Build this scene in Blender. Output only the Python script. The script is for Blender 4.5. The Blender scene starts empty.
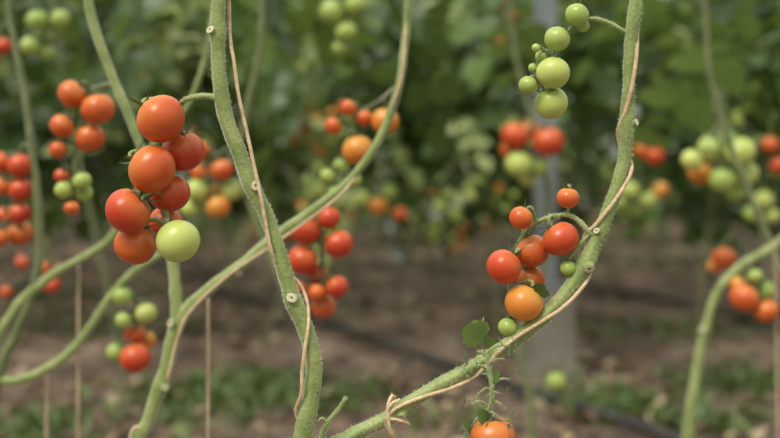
import bpy, math, random
import numpy as np
from mathutils import Vector, Matrix, noise
random.seed(7); rng=np.random.default_rng(7)
F=50/36*780; H=0.95; HZ=150; D0=1.2

def W(px,py,d=D0): return Vector(((px-390)*d/F, d, H+(HZ-py)*d/F))
def G(px,py,dz=0.0):
    d=H*F/(py-HZ); return Vector(((px-390)*d/F,d,dz))

sc=bpy.context.scene
sc.view_settings.view_transform='Standard'
# ---------------------------------------------------------------- materials
def newmat(name):
    m=bpy.data.materials.new(name); m.use_nodes=True
    nt=m.node_tree; b=nt.nodes['Principled BSDF']; return m,nt,b
def N(nt,t,**k):
    n=nt.nodes.new(t)
    for a,v in k.items(): setattr(n,a,v)
    return n
def ramp(nt,fac,cols):
    r=N(nt,'ShaderNodeValToRGB'); e=r.color_ramp.elements
    while len(e)<len(cols): e.new(0.5)
    for i,(p,c) in enumerate(cols): e[i].position=p; e[i].color=(*c,1)
    nt.links.new(fac,r.inputs['Fac']); return r
def noise_n(nt,scale,detail=3,coord='Object',rough=0.5,stretch=None):
    tc=N(nt,'ShaderNodeTexCoord'); n=N(nt,'ShaderNodeTexNoise')
    n.inputs['Scale'].default_value=scale; n.inputs['Detail'].default_value=detail; n.inputs['Roughness'].default_value=rough
    src=tc.outputs[coord]
    if stretch:
        mp=N(nt,'ShaderNodeMapping'); mp.inputs['Scale'].default_value=stretch
        nt.links.new(src,mp.inputs['Vector']); src=mp.outputs[0]
    nt.links.new(src,n.inputs['Vector']); return n
def mixc(nt,fac,a,b,mode='MIX'):
    m=N(nt,'ShaderNodeMix',data_type='RGBA',blend_type=mode)
    for s,v in ((0,fac),(6,a),(7,b)):
        if hasattr(v,'is_linked') : nt.links.new(v,m.inputs[s])
        elif isinstance(v,(int,float)): m.inputs[s].default_value=v
        else: m.inputs[s].default_value=(*v,1)
    return m.outputs[2]
def bump(nt,b,h,st,dist=0.01):
    bp=N(nt,'ShaderNodeBump'); bp.inputs['Strength'].default_value=st; bp.inputs['Distance'].default_value=dist
    nt.links.new(h,bp.inputs['Height']); nt.links.new(bp.outputs[0],b.inputs['Normal'])

def fruit_mat(name,base,shoulder,var):
    m,nt,b=newmat(name)
    at=N(nt,'ShaderNodeAttribute',attribute_name='v')
    n=noise_n(nt,28,2)
    c1=mixc(nt,ramp(nt,n.outputs['Fac'],[(0.35,(0,0,0)),(0.7,(1,1,1))]).outputs[0],base,var)
    r=ramp(nt,at.outputs['Fac'],[(0.45,(0,0,0)),(1.0,(1,1,1))])
    c2=mixc(nt,r.outputs[0],c1,shoulder)
    sp=noise_n(nt,900,1); rs=ramp(nt,sp.outputs['Fac'],[(0.70,(0,0,0)),(0.78,(0.35,0.35,0.35))])
    c3=mixc(nt,rs.outputs[0],c2,(0.8,0.6,0.4))
    nt.links.new(c3,b.inputs['Base Color'])
    b.inputs['Roughness'].default_value=0.33
    b.inputs['Specular IOR Level'].default_value=0.5
    b.inputs['Subsurface Weight'].default_value=0.10
    b.inputs['Subsurface Radius'].default_value=(0.01,0.004,0.002)
    b.inputs['Subsurface Scale'].default_value=0.5
    return m
FM={'R':fruit_mat('tomato_red',(0.52,0.042,0.014),(0.62,0.15,0.028),(0.58,0.072,0.018)),
    'O':fruit_mat('tomato_orange_red',(0.57,0.078,0.017),(0.65,0.23,0.04),(0.62,0.13,0.022)),
    'Y':fruit_mat('tomato_orange',(0.68,0.19,0.028),(0.60,0.34,0.06),(0.68,0.27,0.038)),
    'L':fruit_mat('tomato_pale_green',(0.50,0.58,0.14),(0.30,0.42,0.08),(0.58,0.60,0.19)),
    'G':fruit_mat('tomato_green',(0.34,0.45,0.10),(0.20,0.32,0.06),(0.42,0.50,0.13))}
def stem_mat(name,a,b_,c,bs=0.3,fine=0.2,sheen=0.5,sc_=22):
    m,nt,b=newmat(name)
    n=noise_n(nt,sc_,3); n2=noise_n(nt,260,2)
    c1=ramp(nt,n.outputs['Fac'],[(0.3,a),(0.52,b_),(0.72,c)])
    c2=mixc(nt,fine,c1.outputs[0],ramp(nt,n2.outputs['Fac'],[(0.4,a),(0.7,c)]).outputs[0])
    nt.links.new(c2,b.inputs['Base Color']); b.inputs['Roughness'].default_value=0.48
    b.inputs['Sheen Weight'].default_value=sheen; b.inputs['Sheen Roughness'].default_value=0.4
    bump(nt,b,n2.outputs['Fac'],bs,0.002)
    return m
M_STEM=stem_mat('vine_green',(0.16,0.21,0.055),(0.26,0.33,0.10),(0.38,0.42,0.18),0.5,0.3,0.5,30)
M_CAL=stem_mat('calyx_green',(0.035,0.08,0.02),(0.07,0.13,0.03),(0.12,0.20,0.055))
M_BACKSTEM=stem_mat('old_vine_green',(0.10,0.12,0.045),(0.15,0.18,0.065),(0.22,0.24,0.10))
M_CUT=stem_mat('cut_scar_cream',(0.36,0.30,0.15),(0.66,0.62,0.42),(0.80,0.76,0.58))
M_HAIR=stem_mat('stem_hair',(0.6,0.65,0.45),(0.75,0.8,0.6),(0.85,0.9,0.7))
M_TWINE=stem_mat('jute_twine',(0.52,0.36,0.19),(0.74,0.56,0.34),(0.86,0.70,0.48),0.3,0.4,0.5,90)
M_TWINE2=stem_mat('jute_twine_weathered',(0.44,0.30,0.18),(0.6,0.45,0.29),(0.68,0.54,0.38))
def leaf_mat(name,cols,transl=0.35,tc=(0.35,0.5,0.05)):
    m,nt,b=newmat(name)
    at=N(nt,'ShaderNodeAttribute',attribute_name='v')
    r=ramp(nt,at.outputs['Fac'],cols)
    n=noise_n(nt,30,3)
    c=mixc(nt,0.35,r.outputs[0],ramp(nt,n.outputs['Fac'],[(0.3,(0.3,0.3,0.3)),(0.7,(1,1,1))]).outputs[0],'MULTIPLY')
    nt.links.new(c,b.inputs['Base Color']); b.inputs['Roughness'].default_value=0.34
    t=N(nt,'ShaderNodeBsdfTranslucent'); nt.links.new(mixc(nt,0.4,c,tc,'MIX'),t.inputs['Color'])
    ms=N(nt,'ShaderNodeMixShader'); ms.inputs[0].default_value=transl
    nt.links.new(b.outputs[0],ms.inputs[1]); nt.links.new(t.outputs[0],ms.inputs[2])
    nt.links.new(ms.outputs[0],nt.nodes['Material Output'].inputs['Surface'])
    return m
M_LEAF=leaf_mat('tomato_leaf',[(0,(0.016,0.036,0.012)),(0.45,(0.05,0.10,0.028)),(0.78,(0.15,0.26,0.07)),(1,(0.52,0.60,0.26))],0.38,(0.36,0.50,0.08))
M_DRY=leaf_mat('dry_leaf',[(0,(0.12,0.075,0.045)),(0.5,(0.32,0.22,0.135)),(0.9,(0.64,0.50,0.34)),(1,(0.22,0.30,0.09))],0.1,(0.5,0.35,0.2))
M_WEED=leaf_mat('weed_leaf',[(0,(0.05,0.09,0.03)),(0.6,(0.11,0.18,0.05)),(1,(0.24,0.32,0.10))],0.25)

# ---------------------------------------------------------------- mesh builder
class MB:
    def __init__(s): s.v=[];s.f=[];s.m=[];s.a=[];s.mats=[]
    def mat(s,m):
        if m not in s.mats: s.mats.append(m)
        return s.mats.index(m)
    def add(s,vs,fs,mat,attr=None):
        o=len(s.v); s.v+=[tuple(v) for v in vs]; s.f+=[tuple(i+o for i in f) for f in fs]
        s.m+=[s.mat(mat)]*len(fs); s.a+=list(attr) if attr is not None else [0.5]*len(vs)
    def obj(s,name,parent=None,smooth=True):
        me=bpy.data.meshes.new(name); me.from_pydata(s.v,[],s.f)
        for m in s.mats: me.materials.append(m)
        me.polygons.foreach_set('material_index',s.m)
        me.polygons.foreach_set('use_smooth',[smooth]*len(s.f))
        at=me.attributes.new('v','FLOAT','POINT'); at.data.foreach_set('value',s.a)
        me.update(); o=bpy.data.objects.new(name,me); sc.collection.objects.link(o)
        if parent: o.parent=parent
        return o
def empty(name,loc=(0,0,0)):
    e=bpy.data.objects.new(name,None); e.empty_display_size=0.02; sc.collection.objects.link(e); return e

def spline(pts,vals,step):
    P=[Vector(p) for p in pts]; out=[];ov=[]
    n=len(P)
    for i in range(n-1):
        p0=P[i-1] if i>0 else P[i]*2-P[i+1]; p1=P[i];p2=P[i+1]; p3=P[i+2] if i+2<n else P[i+1]*2-P[i]
        k=max(2,int((p2-p1).length/step))
        for j in range(k):
            t=j/k;t2=t*t;t3=t2*t
            out.append(0.5*((2*p1)+(p2-p0)*t+(2*p0-5*p1+4*p2-p3)*t2+(3*p1-p0-3*p2+p3)*t3))
            ov.append(vals[i]*(1-t)+vals[i+1]*t)
    out.append(P[-1]);ov.append(vals[-1]); return out,ov
def frames(pts):
    T=[]
    for i in range(len(pts)):
        a=pts[max(0,i-1)];b=pts[min(len(pts)-1,i+1)]; d=b-a
        T.append(d.normalized() if d.length>1e-9 else Vector((0,0,1)))
    n=T[0].orthogonal().normalized(); R=[]
    for t in T:
        n=(n-t*n.dot(t)); n=n.normalized() if n.length>1e-6 else t.orthogonal().normalized()
        R.append((t,n,t.cross(n)))
    return R
def tube(mb,pts,rad,mat,sides=10,ridge=0.0,wob=0.0,cap=True,capmat=None,attr=0.5):
    R=frames(pts); vs=[];fs=[]
    for i,p in enumerate(pts):
        t,n,b=R[i]
        for s in range(sides):
            a=2*math.pi*s/sides
            r=rad[i]*(1+ridge*math.cos(5*a+0.02*i)+(wob*noise.noise(Vector((p.x*60,p.z*60,p.y*60+s*0.4))) if wob else 0))
            vs.append(p+n*(math.cos(a)*r)+b*(math.sin(a)*r))
    for i in range(len(pts)-1):
        for s in range(sides):
            a=i*sides+s;b2=i*sides+(s+1)%sides
            fs.append((a,b2,b2+sides,a+sides))
    if cap: fs.append(tuple(range(sides))[::-1]); fs.append(tuple((len(pts)-1)*sides+s for s in range(sides)))
    mb.add(vs,fs,mat,[attr]*len(vs))
    return R
def hairs(mb,pts,rad,count,L=0.0034):
    R=frames(pts); vs=[];fs=[]
    for k in range(count):
        i=random.randrange(len(pts)); t,n,b=R[i]; a=random.random()*6.283
        d=(n*math.cos(a)+b*math.sin(a)); p=pts[i]+t*random.uniform(-.002,.002)+d*rad[i]*0.95
        e=p+(d+t*random.uniform(-.5,.5)).normalized()*L*random.uniform(.5,1.2)
        w=t*0.00019; w2=d.cross(t)*0.00019
        o=len(vs); vs+=[p-w,p+w,e]; fs.append((o,o+1,o+2))
        o=len(vs); vs+=[p-w2,p+w2,e]; fs.append((o,o+1,o+2))
    mb.add(vs,fs,M_HAIR)

# ---------------------------------------------------------------- fruit
def fruit_geom(center,R,axis,seg,rings,seed):
    q=axis.normalized().to_track_quat('Z','Y').to_matrix()
    r0=random.Random(seed); k=r0.uniform(0.90,0.96); lob=r0.uniform(0.006,0.018); ph=r0.random()*6
    vs=[];at=[];fs=[]
    for i in range(rings+1):
        th=math.pi*i/rings
        for j in range(seg):
            a=2*math.pi*j/seg
            rr=R*(1+lob*math.cos(5*a+ph)*math.sin(th)+lob*0.6*math.cos(2*a+ph*2)*math.sin(th))
            x=rr*math.sin(th)*math.cos(a);y=rr*math.sin(th)*math.sin(a); z=R*k*math.cos(th)
            rad=math.sin(th)
            if th<math.pi/2: z-=R*0.17*math.exp(-(rad/0.28)**2)
            else: z+=R*0.04*math.exp(-(rad/0.2)**2)
            vs.append(center+q@Vector((x,y,z))); at.append((math.cos(th)+1)/2)
    for i in range(rings):
        for j in range(seg):
            a=i*seg+j;b=i*seg+(j+1)%seg
            fs.append((a,a+seg,b+seg,b))
    return vs,fs,at,q
def calyx(mb,center,R,axis,q,seed,n=6,ks=1.0):
    r0=random.Random(seed)
    top=center+q@Vector((0,0,R*0.80))
    for s in range(n):
        a=2*math.pi*s/n+r0.uniform(-.3,.3); L=R*r0.uniform(0.7,1.1)*ks; lift=r0.uniform(0.1,0.95)
        d=q@Vector((math.cos(a),math.sin(a),0)); u=axis; side=u.cross(d)
        vs=[];K=6
        for i in range(K+1):
            t=i/K; w=R*0.095*(math.sin(math.pi*min(1,t*0.75+0.2)))*(1-t)**0.6+0.00015
            rho=L*t*(1-0.15*lift*t); zz=-0.10*R+ (R*0.15 if t>0.15 else R*0.06*t/0.15) + lift*L*t*t*0.9 - 0.33*R*(t*t)*(1-lift)*(L/R)
            c=top+d*rho+u*zz
            vs+=[c-side*w+u*0.0006,c,c+side*w+u*0.0006]
        fs=[]
        for i in range(K):
            o=i*3; fs+=[(o,o+1,o+4,o+3),(o+1,o+2,o+5,o+4)]
        mb.add(vs,fs,M_CAL)
    return top
def cluster(name,fr,rach,depth,seg=26,rr=None,rdy=0.012,axes=None,twigs=0,hair=False):
    root=empty(name)
    sm=MB()
    rp=[]
    for r in rach:
        dy=r[2] if len(r)>2 else rdy
        p=W(r[0],r[1],depth); p.y+=dy; rp.append(p)
    rr=rr or 0.0022
    P,V=spline(rp,[rr*1.25]+[rr]*(len(rp)-2)+[rr*0.7],0.004)
    tube(sm,P,V,M_STEM if depth<1.4 else M_BACKSTEM,8,0.05,0.15)
    if hair: hairs(sm,P,V,420,0.0024)
    placed=[]
    for idx,f in enumerate(fr):
        px,py,dm,kd=f[:4]; R=dm*0.5*depth/F
        c=W(px,py,depth)
        k=0
        while any((c-pc).length<0.985*(R+pr) for pc,pr in placed) and k<60:
            c=W(px,py,c.y+0.003); k+=1
        R*=c.y/depth
        placed.append((c,R))
        best=min(P,key=lambda p:(p-(c+Vector((0,0,R*0.7)))).length)
        if len(f)>4 and f[4] is not None: ax=Vector(f[4]).normalized()
        else: ax=((best-c).normalized()*0.7+Vector((random.uniform(-.3,.3),random.uniform(-.2,.35),0.75))).normalized()
        sd=int(px*31+py*7)
        vs,fs,at,q=fruit_geom(c,R,ax,seg,int(seg*0.7),sd)
        fb=MB(); fb.add(vs,fs,FM[kd],at); fb.obj('tomato_%d'%(idx+1),root)
        top=calyx(sm,c,R,ax,q,sd,6)
        mid=top+ax*R*0.45+(best-top)*0.3
        pp,pv=spline([top-ax*R*0.1,top+ax*R*0.3,mid,best],[rr*0.55,rr*0.6,rr*0.95,rr*0.6],0.003)
        tube(sm,pp,pv,M_STEM if depth<1.4 else M_BACKSTEM,6)
        if hair: hairs(sm,pp,pv,60,0.002)
    sm.obj('truss_stalk',root)
    return root

# ---------------------------------------------------------------- vines
def vine(name,pts,depth,hair=0,stubs=(),mat=None,branches=(),step=0.006,sides=15,rs=0.9):
    mat=mat or M_STEM
    mb=MB(); s=depth/F
    def path(pp):
        a=[];r=[]
        for p in pp:
            w=W(p[0],p[1],depth); w.y+=p[3] if len(p)>3 else 0; a.append(w); r.append(p[2]*s*rs)
        return spline(a,r,step)
    allp=[]
    for k,pp in enumerate([pts]+list(branches)):
        P,V=path(pp)
        P=[p+Vector((0.0012*noise.noise(Vector((p.z*22,p.x*22,7.7))),0,0.0012*noise.noise(Vector((p.z*22,p.x*22,1.7))))) for p in P]
        V=[v*(1+0.14*noise.noise(Vector((p.x*25,p.z*25,3.1)))+0.07*noise.noise(Vector((p.x*80,p.z*80,3.1)))) for p,v in zip(P,V)]
        for st in stubs:
            c=W(st[0],st[1],depth)
            V=[v*(1+0.20*math.exp(-((Vector((p.x-c.x,0,p.z-c.z)).length)/0.012)**2)) for p,v in zip(P,V)]
        tube(mb,P,V,mat,sides,0.08,0.10)
        if hair: hairs(mb,P,V,hair)
        allp.append((P,V))
    for st in stubs:
        px,py,dx,dz,rp=st; c=W(px,py,depth); P,V=allp[0]
        i=min(range(len(P)),key=lambda i:(P[i]-c).length); d=Vector((dx,-0.6,dz)).normalized()
        L=V[i]*1.0+0.0035; R=rp*s*0.9
        pp=[P[i]+d*L*t for t in (0,0.5,0.85,1.0)]
        tube(mb,pp,[R*1.5,R*1.15,R,R*1.05],mat,12,cap=False)
        e=P[i]+d*L; Rf=frames([e,e+d])[0]; vs=[e-d*0.0008]; fs=[]
        for ring,(k,h) in enumerate(((0.3,-0.0003),(0.8,0.0005),(1.04,-0.0002))):
            for a in range(12):
                an=a*math.pi/6; kk=k*(1+.1*math.sin(an*2+px))
                vs.append(e+d*h+(Rf[1]*math.cos(an)+Rf[2]*math.sin(an))*R*kk)
        for a in range(12):
            b=(a+1)%12; fs.append((1+a,13+a,13+b,1+b)); fs.append((13+a,25+a,25+b,13+b))
        mb.add(vs,fs,M_CUT); mb.add(vs[:13],[(0,1+a,1+(a+1)%12) for a in range(12)],M_BACKSTEM)
    return mb.obj(name),allp
def twine(name,pts,depth,r=0.00125,mat=None,fuzz=True,pitch=0.010):
    mat=mat or M_TWINE
    a=[]
    for p in pts:
        w=W(p[0],p[1],depth); w.y+=p[2]; a.append(w)
    P,V=spline(a,[1]*len(a),0.0018); R=frames(P); mb=MB(); s=0; L=[0]
    for i in range(1,len(P)): s+=(P[i]-P[i-1]).length; L.append(s)
    for ph in (0,2.094,4.189):
        Q=[P[i]+(R[i][1]*math.cos(L[i]/pitch*6.283+ph)+R[i][2]*math.sin(L[i]/pitch*6.283+ph))*r*0.85 for i in range(len(P))]
        tube(mb,Q,[r*0.95]*len(Q),mat,5)
    if fuzz:
        vs=[];fs=[]
        for k in range(int(s*4200)):
            i=random.randrange(len(P)); an=random.random()*6.28; d=R[i][1]*math.cos(an)+R[i][2]*math.sin(an)
            p=P[i]+d*r*1.3; e=p+(d+R[i][0]*random.uniform(-1.5,1.5)).normalized()*random.uniform(.001,.005); w=R[i][0].cross(d)*0.00015
            o=len(vs); vs+=[p-w,p+w,e]; fs.append((o,o+1,o+2))
        mb.add(vs,fs,mat)
    return mb.obj(name)

# vine A
vine('tomato_vine',[(214,-420,4),(216,-200,6),(219,-60,7),(219,0,7.5),(218,45,7.5),(221,90,8),(229,125,8),(240,155,8),(253,188,8.5),(268,218,8.5),(281,258,8.5),(293,298,9),(308,335,9),(314,365,9),(311,400,9.5),(303,438,10),(296,520,10.5),(290,700,11),(288,1010,12)],D0,hair=9000,
     stubs=[(217,33,-0.5,0.3,5),(252,186,0.25,0.2,5.5),(293,301,0.0,0.1,5.5)])
twine('support_twine',[(225,-985,0.0),(228,-400,0.003),(228,-50,0.008),(229,30,0.006),(234,62,0.0),(239,95,-0.003),(247,130,-0.005),(255,165,-0.009),(262,196,-0.012),(268,228,-0.012),(273,252,-0.011),(281,270,0.002),(296,282,0.012),(306,300,0.006),(309,322,-0.008),(306,345,-0.013),(303,370,-0.012),(302,392,-0.009),(296,412,0.003),(302,435,0.014),(312,460,0.0),(300,500,-0.012),(285,560,0.0),(296,640,0.013),(304,720,0),(292,1008,-0.016)],D0)
# vine B
vine('tomato_vine',[(650,-420,4),(646,-200,5),(640,-60,6),(637,0,7),(632,40,7),(629,85,7),(627,130,7.5),(624,160,7.5),(614,195,7.5),(600,232,7.5),(586,262,8),(566,293,8),(540,320,8),(505,347,7.5),(465,371,7.5),(428,392,7.5),(385,419,8),(350,437,8),(326,462,8.5,0.01),(322,560,9,0.01),(330,1010,11,0.02)],D0,hair=9000,
     stubs=[(587,262,0.05,-0.35,5.5),(599,233,-0.4,0.1,3.5),(628,127,0.7,0.2,3.5),(403,411,-0.2,-0.6,4.5)])
twine('support_twine',[(652,-985,0.0),(650,-300,0.0),(644,-60,0.0),(641,0,0.008),(638,30,0.003),(635,55,-0.008),(630,85,-0.011),(624,112,-0.006),(619,130,0.004),(624,150,0.012),(632,162,0.004),(628,176,-0.008),(614,198,-0.012),(603,213,-0.010),(594,225,-0.006),(585,238,0.006),(592,262,0.013),(590,275,0.002),(578,290,-0.009),(560,307,-0.011),(540,320,-0.011),(518,334,-0.010),(500,348,-0.011),(484,366,-0.007),(472,378,-0.002),(450,387,-0.008),(425,394,-0.011),(404,402,-0.011),(391,410,-0.010),(386,422,-0.006),(391,432,-0.004),(396,448,0.0),(396,600,0),(398,1008,0)],D0,0.00135)
twine('support_twine',[(400,398,-0.009),(392,401,-0.012),(387,409,-0.012),(390,416,-0.011),(397,417,-0.012),(404,420,-0.010),(408,425,0.004),(398,412,0.012),(394,402,0.010),(392,396,0.0),(388,404,-0.010),(389,422,-0.012),(393,434,-0.008)],D0,0.0012)

# foreground clusters
cluster('tomato_cluster',[(161,119,49,'O',(-0.75,0.25,0.65)),(152,169,49,'O',(-0.85,0.1,0.5)),(128,211,46,'R',(0.75,-0.1,0.65)),(178,241,44,'L',(-0.5,0.5,0.75)),(135,245,42,'O'),(183,151,43,'R'),(170,193,41,'R'),(166,222,34,'R')],
   [(218,98,0.0),(205,96,0.0),(190,98,0.004),(178,104,0.016),(168,130,0.028),(162,160,0.03),(158,190,0.028),(160,212,0.03),(163,230,0.03)],D0,36,0.0032,hair=True)
cluster('tomato_cluster',[(577,15,24,'G'),(557,39,26,'G'),(553,73,34,'L'),(551,103,34,'L'),(583,26,13,'G'),(542,57,14,'G'),(528,85,19,'G'),(536,48,9,'G'),(533,68,10,'G')],
   [(632,36,0.0),(622,30,0.0),(608,22,0.002),(593,18,0.006),(575,25,0.014),(556,52,0.018),(545,72,0.018),(540,90,0.018)],D0,30,0.0022,hair=True)
cluster('tomato_cluster',[(568,198,23,'O',(0.1,0.1,1)),(521,218,24,'O',(0.5,0.2,0.7)),(561,239,37,'R',(-0.5,0.2,0.8)),(504,267,36,'R',(0.6,0.2,0.7)),(524,303,39,'Y',(0.4,0.1,0.8)),(532,251,35,'O'),(531,279,28,'O'),(508,327,20,'G'),(568,268,16,'G')],
   [(602,236,0.0),(590,233,-0.002),(580,222,0.0),(568,215,0.004),(552,218,0.010),(538,224,0.016),(524,240,0.02),(516,258,0.022),(512,280,0.024),(512,300,0.022)],D0,34,0.0028,hair=True)

# ---------------------------------------------------------------- leaves
def leaflet(L,wd,detail=1):
    us=[0,.12,.28,.42,.55,.7,.84,1.0]; ws=[0.02,.26,.40,.34,.38,.22,.18,0.0]
    vs=[];fs=[]
    for i,(u,w) in enumerate(zip(us,ws)):
        y=u*L; z=-0.25*L*u*u
        vs+=[(-w*wd*L,y-0.04*L*(i%2),z+w*0.25*L),(0,y,z),(w*wd*L,y-0.04*L*(i%2),z+w*0.25*L)]
    for i in range(len(us)-1):
        o=i*3; fs+=[(o,o+1,o+4,o+3),(o+1,o+2,o+5,o+4)]
    return np.array(vs),fs
def compound(seed,n=4,L=0.30):
    r=random.Random(seed); V=[];Fc=[];o=0
    def put(pos,ang,s,roll):
        nonlocal o
        v,f=leaflet(s,1.15)
        c,sn=math.cos(ang),math.sin(ang)
        Rr=np.array([[math.cos(roll),0,math.sin(roll)],[0,1,0],[-math.sin(roll),0,math.cos(roll)]])
        v=v@Rr.T
        Rz=np.array([[c,-sn,0],[sn,c,0],[0,0,1]]); v=v@Rz.T+np.array(pos)
        V.append(v); Fc.extend([tuple(i+o for i in ff) for ff in f]); o+=len(v)
    def pos(t): return (0,L*t,-0.35*L*t*t)
    for k in range(n):
        t=0.28+0.62*k/(n-1); big=(k%2==0)
        s=L*(0.36 if big else 0.20)*r.uniform(.85,1.15)
        for sg in (-1,1): put(pos(t),sg*r.uniform(1.0,1.35),s,r.uniform(-.5,.5))
    put(pos(1.0),r.uniform(-.2,.2),L*0.42,r.uniform(-.3,.3))
    vs=[];K=6
    for i in range(K+1):
        p=pos(i/K); w=0.0025*(1-.5*i/K); vs+=[(-w,p[1],p[2]),(0,p[1],p[2]-w),(w,p[1],p[2])]
    for i in range(K):
        a=o+i*3; Fc+=[(a,a+1,a+4,a+3),(a+1,a+2,a+5,a+4)]
    V.append(np.array(vs)); 
    return np.concatenate(V),Fc
TEMPL=[compound(s) for s in range(5)]
def euler(yaw,pitch,roll):
    return np.array((Matrix.Rotation(yaw,3,'Z')@Matrix.Rotation(pitch,3,'X')@Matrix.Rotation(roll,3,'Y')))
def leaves_mesh(name,inst,mat,templ=None,parent=None):
    templ=templ or TEMPL; Vs=[];Fs=[];A=[];o=0
    for (p,yaw,pitch,roll,s,val,k) in inst:
        v,f=templ[k%len(templ)]
        vv=(v*s)@euler(yaw,pitch,roll).T+np.array(p)
        Vs.append(vv); fa=np.array(f)+o; Fs.append(fa); A.append(np.full(len(v),val)); o+=len(v)
    V=np.concatenate(Vs);Fa=np.concatenate(Fs);A=np.concatenate(A)
    me=bpy.data.meshes.new(name); me.vertices.add(len(V)); me.vertices.foreach_set('co',V.ravel())
    me.loops.add(Fa.size); me.loops.foreach_set('vertex_index',Fa.ravel().astype(np.int32))
    me.polygons.add(len(Fa)); me.polygons.foreach_set('loop_start',np.arange(0,Fa.size,4,dtype=np.int32))
    me.update(calc_edges=True); me.materials.append(mat)
    me.polygons.foreach_set('use_smooth',[True]*len(Fa))
    at=me.attributes.new('v','FLOAT','POINT'); at.data.foreach_set('value',A.astype(np.float32))
    ob=bpy.data.objects.new(name,me); sc.collection.objects.link(ob)
    if parent: ob.parent=parent
    return ob

# low spray with leaf and fruit
root=cluster('tomato_cluster',[(493,438,46,'O',(-0.1,-0.1,1.0))],[(478,352,-0.004),(485,352,-0.008),(488,366,-0.01),(491,385,-0.01),(490,402,-0.008),(484,416,-0.004),(490,424,0.0)],D0-0.03,34,0.0019,hair=True)
sp=MB()
def twig(pts,r):
    P,V=spline([Vector(p) for p in pts],[r]*(len(pts)-1)+[r*0.4],0.002); tube(sp,P,V,M_STEM,6); hairs(sp,P,V,60,0.0018); return P[-1]
D1=D0-0.04
for (x0,y0,x1,y1) in [(488,366,503,359),(489,372,474,366),(491,385,510,379),(491,388,476,397),(490,402,506,409),(488,406,472,403),(484,416,472,426),(491,380,482,374),(486,412,502,421),(488,396,500,394),(487,360,497,350),(485,355,507,345)]:
    e=twig([W(x0,y0,D1+.01),W((x0+x1)/2,(y0+y1)/2-3,D1),W(x1,y1,D1)],0.0012)
    ax=(W(x1,y1,D1)-W(x0,y0,D1)).normalized(); q=ax.to_track_quat('Z','Y').to_matrix()
    calyx(sp,e,0.0095,ax,q,int(x0*y1),6,1.4)
twig([W(484,356,D1+.02),W(484,340,D1+.005),W(482,325,D1),W(484,318,D1)],0.0014)
sp.obj('flower_spray',root)
SMALL=[leaflet(0.032,1.5)]
leaves_mesh('leaflets',[(W(484,340,D1),math.radians(100),math.radians(35),math.radians(75),0.95,0.8,0),
   (W(483,322,D1),math.radians(60),math.radians(-60),math.radians(60),0.6,0.88,0),
   (W(483,345,D1),math.radians(-70),math.radians(20),math.radians(-60),0.5,0.75,0),
   (W(490,372,D1),math.radians(-80),math.radians(-50),math.radians(-70),0.45,0.7,0),
   (W(486,410,D1),math.radians(100),math.radians(-60),math.radians(70),0.5,0.7,0),
   (W(534,290,D0-0.012),math.radians(-80),math.radians(-15),math.radians(-60),0.55,0.5,0)],M_LEAF,SMALL,root)
sh=MB()
P,V=spline([W(322,440),W(326,425,D0-.01),W(338,410,D0-.015),W(346,397,D0-.015)],[.0035,.003,.0025,.0018],.003); tube(sh,P,V,M_STEM,8,0.05,.1); hairs(sh,P,V,250,.002)
P,V=spline([W(327,424,D0-.01),W(322,418,D0-.015),W(318,422,D0-.015)],[.002,.0015,.001],.003); tube(sh,P,V,M_STEM,6)
so=sh.obj('side_shoot')

# ---------------------------------------------------------------- mid-distance plants
def gy(d): return HZ+H*F/d
d=1.58
vine('tomato_vine',[(112,gy(d),8),(118,600,8),(132,460,7.5),(148,420,7.5),(165,370,7.5),(178,322,7.5),(204,293,6.5),(240,266,6),(268,242,5.5),(310,212,5),(350,180,4.5),(378,140,4.5),(396,98,4.5),(404,50,4.5),(408,0,4.5),(412,-150,4),(414,-400,3)],d,hair=1600,
   stubs=[(178,322,-0.5,0.0,5),(240,270,0.3,-0.6,4),(160,385,0.6,0.1,4)],
   branches=[[(178,325,7),(176,290,6.5),(173,262,6),(166,215,5.5),(148,165,5),(130,118,5),(114,80,5),(99,40,5),(88,0,5),(70,-120,4),(62,-400,3)]])
twine('support_twine',[(409,-700,0),(406,-50,0),(405,40,-.01),(398,90,-.01),(372,150,0.01),(345,190,-.01),(305,222,-.01),(265,250,-.01),(225,278,-.012),(190,312,-.012),(178,340,-.012),(170,372,-.010),(158,400,0.012),(146,425,0),(130,445,-0.012),(120,620,0),(116,gy(d),-.012)],d,0.0013)
d=1.72
cluster('tomato_cluster',[(98,109,34,'O'),(72,94,29,'O'),(90,138,30,'O'),(62,126,25,'O'),(82,181,19,'G'),(64,190,19,'G'),(84,193,18,'G'),(62,176,16,'R'),(58,150,18,'O'),(72,208,16,'O')],[(118,88),(105,84),(88,92),(80,110),(76,140),(72,165),(72,185)],d,24,0.0028)
d=1.9
cluster('tomato_cluster',[(385,121,28,'Y'),(358,150,32,'Y'),(364,118,18,'O'),(348,108,17,'O'),(333,126,18,'O'),(342,165,18,'G'),(354,180,16,'G'),(328,176,16,'G'),(335,192,14,'G')],[(394,96,-0.25),(380,100),(362,112),(350,130),(345,150),(340,170)],d,24,0.0028)
d=1.8
cluster('tomato_cluster',[(305,230,31,'R'),(339,244,29,'R'),(329,218,23,'R'),(303,260,31,'R'),(318,275,23,'R'),(337,287,23,'R'),(317,293,19,'O'),(323,306,26,'O'),(299,288,16,'R')],[(300,218,-0.2),(312,212),(320,225),(321,250),(324,270),(326,290)],d,26,0.0028)
d=2.3
vine('tomato_vine',[(262,-400,2.5),(262,0,3),(258,60,3),(247,110,3.5),(240,165,4),(258,225,4),(288,300,4),(308,360,4),(304,gy(d),6)],d,mat=M_BACKSTEM)
cluster('tomato_cluster',[(222,170,23,'O'),(218,207,25,'Y'),(232,190,23,'L'),(197,190,24,'L'),(201,172,22,'O'),(200,150,20,'O'),(210,192,22,'Y'),(190,208,20,'L')],[(243,150),(225,150),(212,160),(210,180),(212,200)],d,20,0.003)
d=1.95
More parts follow.
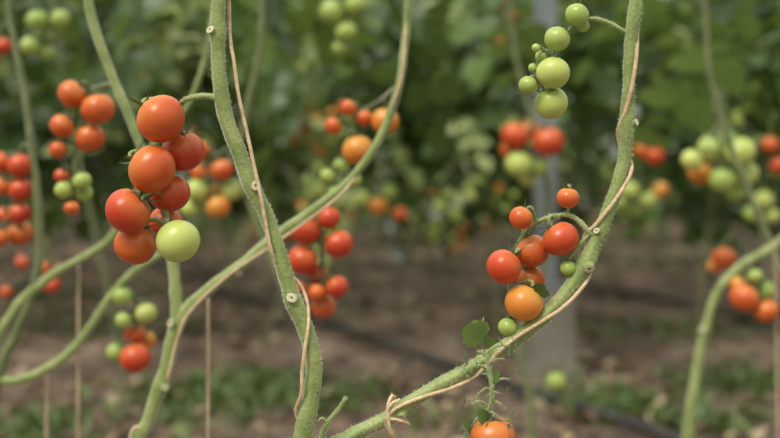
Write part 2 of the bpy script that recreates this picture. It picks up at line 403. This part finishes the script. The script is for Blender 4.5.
vine('tomato_vine',[(-90,gy(d),7),(-50,460,6),(-8,352,6),(16,308,6),(50,276,5),(88,255,4.5),(112,236,4.5),(135,200,4),(150,150,3.5),(190,100,3),(212,20,3),(216,-100,3)],d,mat=M_STEM,
  branches=[[(-60,480,6),(-20,388,5),(20,380,5),(58,362,5),(84,336,5),(108,300,4.5),(130,275,4.5),(160,255,4),(190,238,3.5)]])
cluster('tomato_cluster',[(135,358,31,'R'),(135,334,22,'R'),(146,313,22,'L'),(122,296,20,'G'),(116,352,20,'G'),(147,340,18,'Y'),(124,320,18,'G')],[(118,288),(130,292),(134,305),(134,325),(132,345)],d,24,0.0028)
d=1.95
vine('tomato_vine',[(-2,-300,3),(8,-20,3),(14,40,3),(24,90,3.5),(32,150,4),(38,210,4.5),(38,270,4.5),(18,330,5),(-5,400,6),(-30,gy(d),7)],d,mat=M_BACKSTEM)
cluster('tomato_cluster',[(20,166,25,'R'),(21,190,25,'R'),(20,213,23,'R'),(20,233,27,'O'),(2,162,22,'R'),(2,186,20,'O'),(-2,238,22,'O'),(4,215,18,'R')],[(30,145),(20,146),(14,165),(12,190),(12,215)],d,22,0.0028)
cluster('tomato_cluster',[(37,20,22,'G'),(60,19,20,'G'),(30,46,20,'G'),(46,52,18,'G'),(44,36,16,'G')],[(14,8),(28,4),(42,10),(44,28),(40,42)],2.5,20,0.003)
cluster('tomato_cluster',[(3,46,17,'R'),(-8,58,17,'R'),(-10,40,14,'O')],[(10,20),(0,26),(-4,40)],2.4,18,0.003)
cluster('tomato_cluster',[(52,285,17,'R'),(60,270,13,'R'),(22,262,14,'R'),(6,292,13,'R'),(44,268,12,'O')],[(40,235),(46,245),(44,260),(36,272)],2.8,16,0.003)
# right side
d=2.35
vine('tomato_vine',[(672,gy(d),7),(686,450,6),(692,400,5.5),(704,335,5),(718,292,5),(744,264,5),(785,236,4.5),(840,160,4.5),(860,0,4)],d,mat=M_STEM,stubs=[(706,330,-.6,0,4)])
cluster('tomato_cluster',[(744,298,29,'O'),(766,311,25,'O'),(765,290,20,'G'),(738,284,18,'Y'),(755,276,15,'G')],[(745,263),(752,268),(755,282),(758,296)],d-.05,22,0.003)
vine('tomato_vine',[(698,-300,2.5),(702,-40,3),(706,20,3),(709,70,3),(720,110,3.5),(732,150,3.5),(752,200,4),(775,260,4.5),(800,340,5),(810,gy(d+.1),6)],d+.1,mat=M_BACKSTEM)
cluster('tomato_cluster',[(740,152,31,'L'),(712,148,29,'L'),(745,174,27,'L'),(722,180,26,'G'),(701,172,27,'Y'),(692,160,22,'L'),(728,140,20,'G'),(735,192,20,'G')],[(722,115),(720,130),(722,150),(722,170)],2.6,22,0.003)
cluster('tomato_cluster',[(548,142,32,'R'),(515,136,29,'R'),(519,164,28,'L'),(538,166,22,'G'),(530,130,22,'O'),(510,150,20,'O'),(528,178,18,'L')],[(528,100),(532,112),(530,135),(526,155)],3.0,22,0.003)
vine('tomato_vine',[(500,-250,2.5),(508,-20,2.5),(515,50,2.5),(527,100,3),(540,150,3),(548,200,3),(542,270,3.5),(520,340,4),(530,400,4.5),(540,gy(2.7),6)],3.1,mat=M_BACKSTEM)
cluster('tomato_cluster',[(724,258,24,'O'),(715,266,16,'Y')],[(734,232),(728,240),(722,250)],2.8,18,0.003)
cluster('tomato_cluster',[(655,156,20,'R'),(642,150,17,'O')],[(650,120),(650,135),(648,145)],3.4,16,0.003)
cluster('tomato_cluster',[(770,145,18,'O'),(779,166,18,'R')],[(776,112),(772,125),(774,150)],3.4,16,0.003)
cluster('tomato_cluster',[(332,12,26,'G'),(346,32,22,'G'),(355,5,22,'G'),(340,48,16,'G')],[(365,-40),(352,-20),(346,5),(345,25)],2.8,18,0.003)
cluster('tomato_cluster',[(378,206,20,'Y'),(362,198,18,'L'),(400,214,16,'O'),(388,192,17,'G')],[(384,160),(382,180),(382,198)],3.8,16,0.003)
cluster('tomato_cluster',[(455,215,14,'G'),(440,206,14,'L'),(470,196,13,'L'),(448,194,12,'G')],[(452,160),(452,180),(454,198)],4.2,16,0.003)
cluster('tomato_cluster',[(630,190,20,'L'),(648,200,18,'L'),(636,208,17,'G'),(660,190,18,'Y'),(622,203,15,'G')],[(640,160),(640,180),(640,198)],3.6,16,0.003)
cluster('tomato_cluster',[(764,200,20,'L'),(752,214,18,'G'),(772,216,17,'L')],[(764,170),(764,185),(762,205)],3.6,16,0.003)
cluster('tomato_cluster',[(556,381,20,'G')],[(562,350),(560,362),(558,370)],3.0,16,0.003)
for x0,y0,dd in ((77,258,1.96),(207,300,1.62),(777,240,2.3),(45,370,1.97)):
    twine('support_twine',[(x0,y0,0.01),(x0+1,(y0+gy(dd))/2,0),(x0+3,gy(dd),0)],dd,0.0015 ,M_TWINE2)

for dd in (1.2,1.6,1.95,2.4):
    mb=MB(); P,V=spline([Vector((-3,dd,2.2)),Vector((0,dd,2.19)),Vector((3,dd,2.2))],[.0015]*3,.2); 
    wm=bpy.data.materials.get('galvanised_wire')
    if not wm:
        wm,nt,b=newmat('galvanised_wire'); nt.links.new(ramp(nt,noise_n(nt,40).outputs['Fac'],[(0.3,(.35,.35,.36)),(.7,(.55,.55,.56))]).outputs[0],b.inputs['Base Color']); b.inputs['Metallic'].default_value=.8; b.inputs['Roughness'].default_value=.45
    tube(mb,P,V,wm,6); mb.obj('trellis_wire')

# ---------------------------------------------------------------- background rows
def row(Y,nl,zlo,zhi,nst,ncl,xm=1.0,bright=0.0,dens=None,x0=None,x1=None,sig=0.28):
    root=empty('tomato_plant_row')
    hw=0.36*Y+xm; x0=-hw if x0 is None else x0; x1=hw if x1 is None else x1
    inst=[]
    for i in range(nl):
        x=random.uniform(x0,x1); z=zlo+(zhi-zlo)*(random.random()**0.85)
        zl=zlo+0.25*noise.noise(Vector((x*1.3,Y,0)))
        if z<zl: z=z+random.random()*0.5
        y=Y+random.gauss(0,sig)
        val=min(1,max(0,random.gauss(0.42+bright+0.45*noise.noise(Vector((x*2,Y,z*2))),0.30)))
        inst.append(((x,y,z),random.random()*6.283,random.uniform(-1.2,0.1),random.uniform(-.5,.5),random.uniform(.75,1.3),val,random.randrange(5)))
    leaves_mesh('foliage',inst,M_LEAF,parent=root)
    mb=MB(); fb=MB()
    tops=[]
    for i in range(nst):
        x=x0+(x1-x0)*(i+random.uniform(.1,.9))/nst; lean=random.uniform(-.6,.6); y=Y+random.uniform(-.05,.15)
        pts=[Vector((x,y,-0.01)),Vector((x+lean*.25,y,zlo*.35)),Vector((x+lean*.7,y,zlo*.8)),Vector((x+lean,y,zlo+.3)),Vector((x+lean*1.05,y+.1,(zlo+zhi)/2)),Vector((x+lean,y+.1,zhi))]
        P,V=spline(pts,[.010,.009,.008,.007,.005,.004],.08); tube(mb,P,V,M_BACKSTEM,7,0,.15)
        tops.append(P)
    for i in range(ncl):
        P=random.choice(tops); lim=zhi*.9 if i%2 else zlo+.35
        p=random.choice([q for q in P if zlo*0.7<q.z<lim])
        p=p+Vector((random.choice((-.05,.05)),-.15-random.random()*.35,0)); kd=random.choice(['G','G','L','L','L','Y','O','L','G'])
        pr=[]
        for k in range(random.randint(4,8)):
            R=random.uniform(.018,.027); c=p+Vector((random.gauss(0,.03),random.gauss(0,.02),-.03*k))
            if any((c-a).length<R+b for a,b in pr): c=c+Vector((random.choice((-1,1))*.045,0.02,0))
            if any((c-a).length<.9*(R+b) for a,b in pr): continue
            pr.append((c,R)); kk=kd if random.random()<.7 else random.choice(['G','L','Y','O'])
            vs,fs,at,q=fruit_geom(c,R,Vector((0,0,1)),12,8,k+i*9); fb.add(vs,fs,FM[kk],at)
        PP,VV=spline([p+Vector((0,.1,.06)),p+Vector((0,.03,.05)),p+Vector((0,.02,-.08)),p+Vector((0,.02,-.2))],[.003]*4,.03); tube(mb,PP,VV,M_BACKSTEM,5)
    mb.obj('stems',root); fb.obj('fruit',root)
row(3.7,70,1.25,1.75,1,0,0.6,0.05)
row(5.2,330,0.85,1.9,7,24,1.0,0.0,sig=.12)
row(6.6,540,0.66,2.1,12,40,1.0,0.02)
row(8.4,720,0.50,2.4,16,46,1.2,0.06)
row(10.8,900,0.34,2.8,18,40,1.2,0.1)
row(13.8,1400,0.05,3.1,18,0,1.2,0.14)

# ---------------------------------------------------------------- ground
m_s,nt,b=newmat('greenhouse_soil')
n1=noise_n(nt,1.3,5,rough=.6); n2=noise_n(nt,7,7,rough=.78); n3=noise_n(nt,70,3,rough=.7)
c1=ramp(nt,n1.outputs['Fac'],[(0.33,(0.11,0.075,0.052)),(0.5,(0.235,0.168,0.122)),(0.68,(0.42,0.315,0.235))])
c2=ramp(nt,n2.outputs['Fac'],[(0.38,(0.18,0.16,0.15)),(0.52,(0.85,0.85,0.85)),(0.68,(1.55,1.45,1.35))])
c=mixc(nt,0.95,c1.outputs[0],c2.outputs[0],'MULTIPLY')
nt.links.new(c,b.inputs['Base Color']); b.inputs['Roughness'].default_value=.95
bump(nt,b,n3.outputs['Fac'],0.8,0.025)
mb=MB(); nx,ny=240,240; vs=[];fs=[]
for j in range(ny+1):
    y=-1.5+20*j/ny
    for i in range(nx+1):
        x=-9+18*i/nx
        z=0.03*noise.noise(Vector((x*1.2,y*1.2,0)))+0.03*noise.noise(Vector((x*5,y*5,4)))+0.035*noise.noise(Vector((x*11,y*11,8)))
        vs.append((x,y,z-0.005))
for j in range(ny):
    for i in range(nx):
        a=j*(nx+1)+i; fs.append((a,a+1,a+nx+2,a+nx+1))
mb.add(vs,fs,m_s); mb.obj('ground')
LT=[leaflet(0.08,1.0),leaflet(0.05,1.6),leaflet(0.12,0.5)]
GR=[leaflet(0.08,0.4),leaflet(0.06,0.7),leaflet(0.10,0.25)]
inst=[]
for i in range(3600):
    y=random.uniform(2.6,13); x=random.uniform(-.36*y-.8,.36*y+.8)
    if noise.noise(Vector((x*.9,y*.9,5)))<-.05 and random.random()<.85: continue
    inst.append(((x,y,0.025),random.random()*6.28,random.uniform(-.3,.3),random.uniform(-.6,.6),random.uniform(.4,1.2),random.random(),random.randrange(3)))
leaves_mesh('dry_leaf_litter',inst,M_DRY,LT)
def weeds(px,py,n,sx,sy):
    c=G(px,py); inst=[]
    for i in range(n):
        x=c.x+random.gauss(0,sx);y=c.y+random.gauss(0,sy)
        inst.append(((x,y,0.01),random.random()*6.28,random.uniform(.1,1.3),random.uniform(-.5,.5),random.uniform(.5,1.3),random.random(),random.randrange(3)))
    leaves_mesh('weed_patch',inst,M_WEED,GR)
weeds(215,402,460,.17,.2); weeds(265,388,120,.1,.15); weeds(605,408,180,.13,.12); weeds(5,440,190,.15,.15); weeds(735,385,190,.15,.15); weeds(670,335,120,.25,.2); weeds(455,430,45,.12,.1); weeds(620,262,280,.9,.5);weeds(420,235,380,1.2,.8);weeds(700,425,110,.1,.1);weeds(120,330,120,.25,.25);weeds(40,300,120,.3,.3);weeds(350,400,60,.1,.1)
m_h,nt,b=newmat('black_polyethylene'); nt.links.new(ramp(nt,noise_n(nt,20).outputs['Fac'],[(.3,(.022,.022,.024)),(.75,(.08,.075,.07))]).outputs[0],b.inputs['Base Color']); b.inputs['Roughness'].default_value=.5
for pts in ([(60,238),(140,262),(215,292),(330,330),(430,366),(560,410),(650,440),(800,500)],[(500,268),(575,288),(680,308),(780,334),(900,370)]):
    mb=MB(); P,V=spline([G(x,y,.035) for x,y in pts],[.018]*len(pts),.05); tube(mb,P,V,m_h,10); mb.obj('irrigation_hose')
# post
m_c,nt,b=newmat('weathered_concrete'); n=noise_n(nt,8,5,rough=.7); nt.links.new(ramp(nt,n.outputs['Fac'],[(.3,(.20,.175,.145)),(.7,(.36,.325,.275))]).outputs[0],b.inputs['Base Color']); b.inputs['Roughness'].default_value=.9; bump(nt,b,n.outputs['Fac'],.4,.01)
m_p,nt,b=newmat('painted_steel'); n=noise_n(nt,6,4); nt.links.new(ramp(nt,n.outputs['Fac'],[(.3,(.16,.18,.20)),(.7,(.27,.29,.31))]).outputs[0],b.inputs['Base Color']); b.inputs['Roughness'].default_value=.5
c=G(550,372); pr=empty('greenhouse_post')
def prism(mb,cx,cy,prof,mat,sides=4,rot=math.pi/4,bev=.12):
    vs=[];fs=[]
    for z,h in prof:
        b_=h*bev
        for (sx,sy) in ((1,1),(-1,1),(-1,-1),(1,-1)):
            a=(cx+sx*h,cy+sy*(h-b_),z); b2=(cx+sx*(h-b_),cy+sy*h,z)
            vs+= [a,b2] if sx*sy>0 else [b2,a]
    n=8
    for i in range(len(prof)-1):
        for s in range(n): fs.append((i*n+s,i*n+(s+1)%n,(i+1)*n+(s+1)%n,(i+1)*n+s))
    fs.append(tuple(range(n))[::-1]); fs.append(tuple((len(prof)-1)*n+s for s in range(n)))
    mb.add(vs,fs,mat)
mb=MB(); prism(mb,c.x,c.y,[(-.05,.105),(.02,.100),(.30,.094),(.36,.09),(.375,.075)],m_c); mb.obj('concrete_footing',pr,False)
mb=MB(); prism(mb,c.x-.02,c.y,[(.37,.09),(.382,.09)],m_p); prism(mb,c.x-.02,c.y,[(.382,.045),(2.9,.045)],m_p); mb.obj('steel_column',pr,False)

# back wall
m_f,nt,b=newmat('greenhouse_film'); nt.links.new(ramp(nt,noise_n(nt,1.5,3).outputs['Fac'],[(.3,(.45,.5,.42)),(.7,(.75,.78,.72))]).outputs[0],b.inputs['Base Color']); b.inputs['Roughness'].default_value=.4
t=N(nt,'ShaderNodeBsdfTranslucent'); t.inputs[0].default_value=(.85,.9,.83,1); ms=N(nt,'ShaderNodeMixShader'); ms.inputs[0].default_value=.7
nt.links.new(b.outputs[0],ms.inputs[1]); nt.links.new(t.outputs[0],ms.inputs[2]); nt.links.new(ms.outputs[0],nt.nodes['Material Output'].inputs['Surface'])
mb=MB(); vs=[];fs=[]
for j in range(9):
    for i in range(61): vs.append((-9+18*i/60,17.5+.03*math.sin(i*1.3+j),-.02+4.0*j/8))
for j in range(8):
    for i in range(60): a=j*61+i; fs.append((a,a+1,a+62,a+61))
mb.add(vs,fs,m_f); mb.obj('wall_back')
mb=MB()
for x in range(-9,10,3): prism(mb,x,17.4,[(-.05,.03),(4.0,.03)],m_p)
for z in (1.2,2.6,3.95):
    P,V=spline([Vector((-9,17.38,z)),Vector((0,17.38,z)),Vector((9,17.38,z))],[.025]*3,1.0); tube(mb,P,V,m_p,8)
mb.obj('greenhouse_frame')

# ---------------------------------------------------------------- light
w=bpy.data.worlds.new('overcast_sky'); sc.world=w; w.use_nodes=True; nt=w.node_tree; bg=nt.nodes['Background']
tc=N(nt,'ShaderNodeTexCoord'); sx=N(nt,'ShaderNodeSeparateXYZ'); nt.links.new(tc.outputs['Generated'],sx.inputs[0])
r=ramp(nt,sx.outputs['Z'],[(0.0,(.30,.32,.25)),(0.25,(.52,.54,.47)),(0.8,(1.0,.99,.94))]); nt.links.new(r.outputs[0],bg.inputs['Color']); bg.inputs['Strength'].default_value=1.25
def sun(name,st,ang,rot,col):
    l=bpy.data.lights.new(name,'SUN'); l.energy=st; l.angle=math.radians(ang); l.color=col
    o=bpy.data.objects.new(name,l); o.rotation_euler=[math.radians(a) for a in rot]; sc.collection.objects.link(o)
sun('diffused_sun',2.7,25,(30,-24,0),(1,.95,.85))

# ---------------------------------------------------------------- camera
cd=bpy.data.cameras.new('camera'); cam=bpy.data.objects.new('camera',cd); sc.collection.objects.link(cam); sc.camera=cam
cam.location=(0,0,H); cam.rotation_euler=(math.radians(90),0,0)
cd.lens=50; cd.sensor_width=36; cd.shift_y=-(219-HZ)/780
cd.clip_start=.05; cd.clip_end=100
cd.dof.use_dof=True; cd.dof.focus_distance=1.195; cd.dof.aperture_fstop=2.6
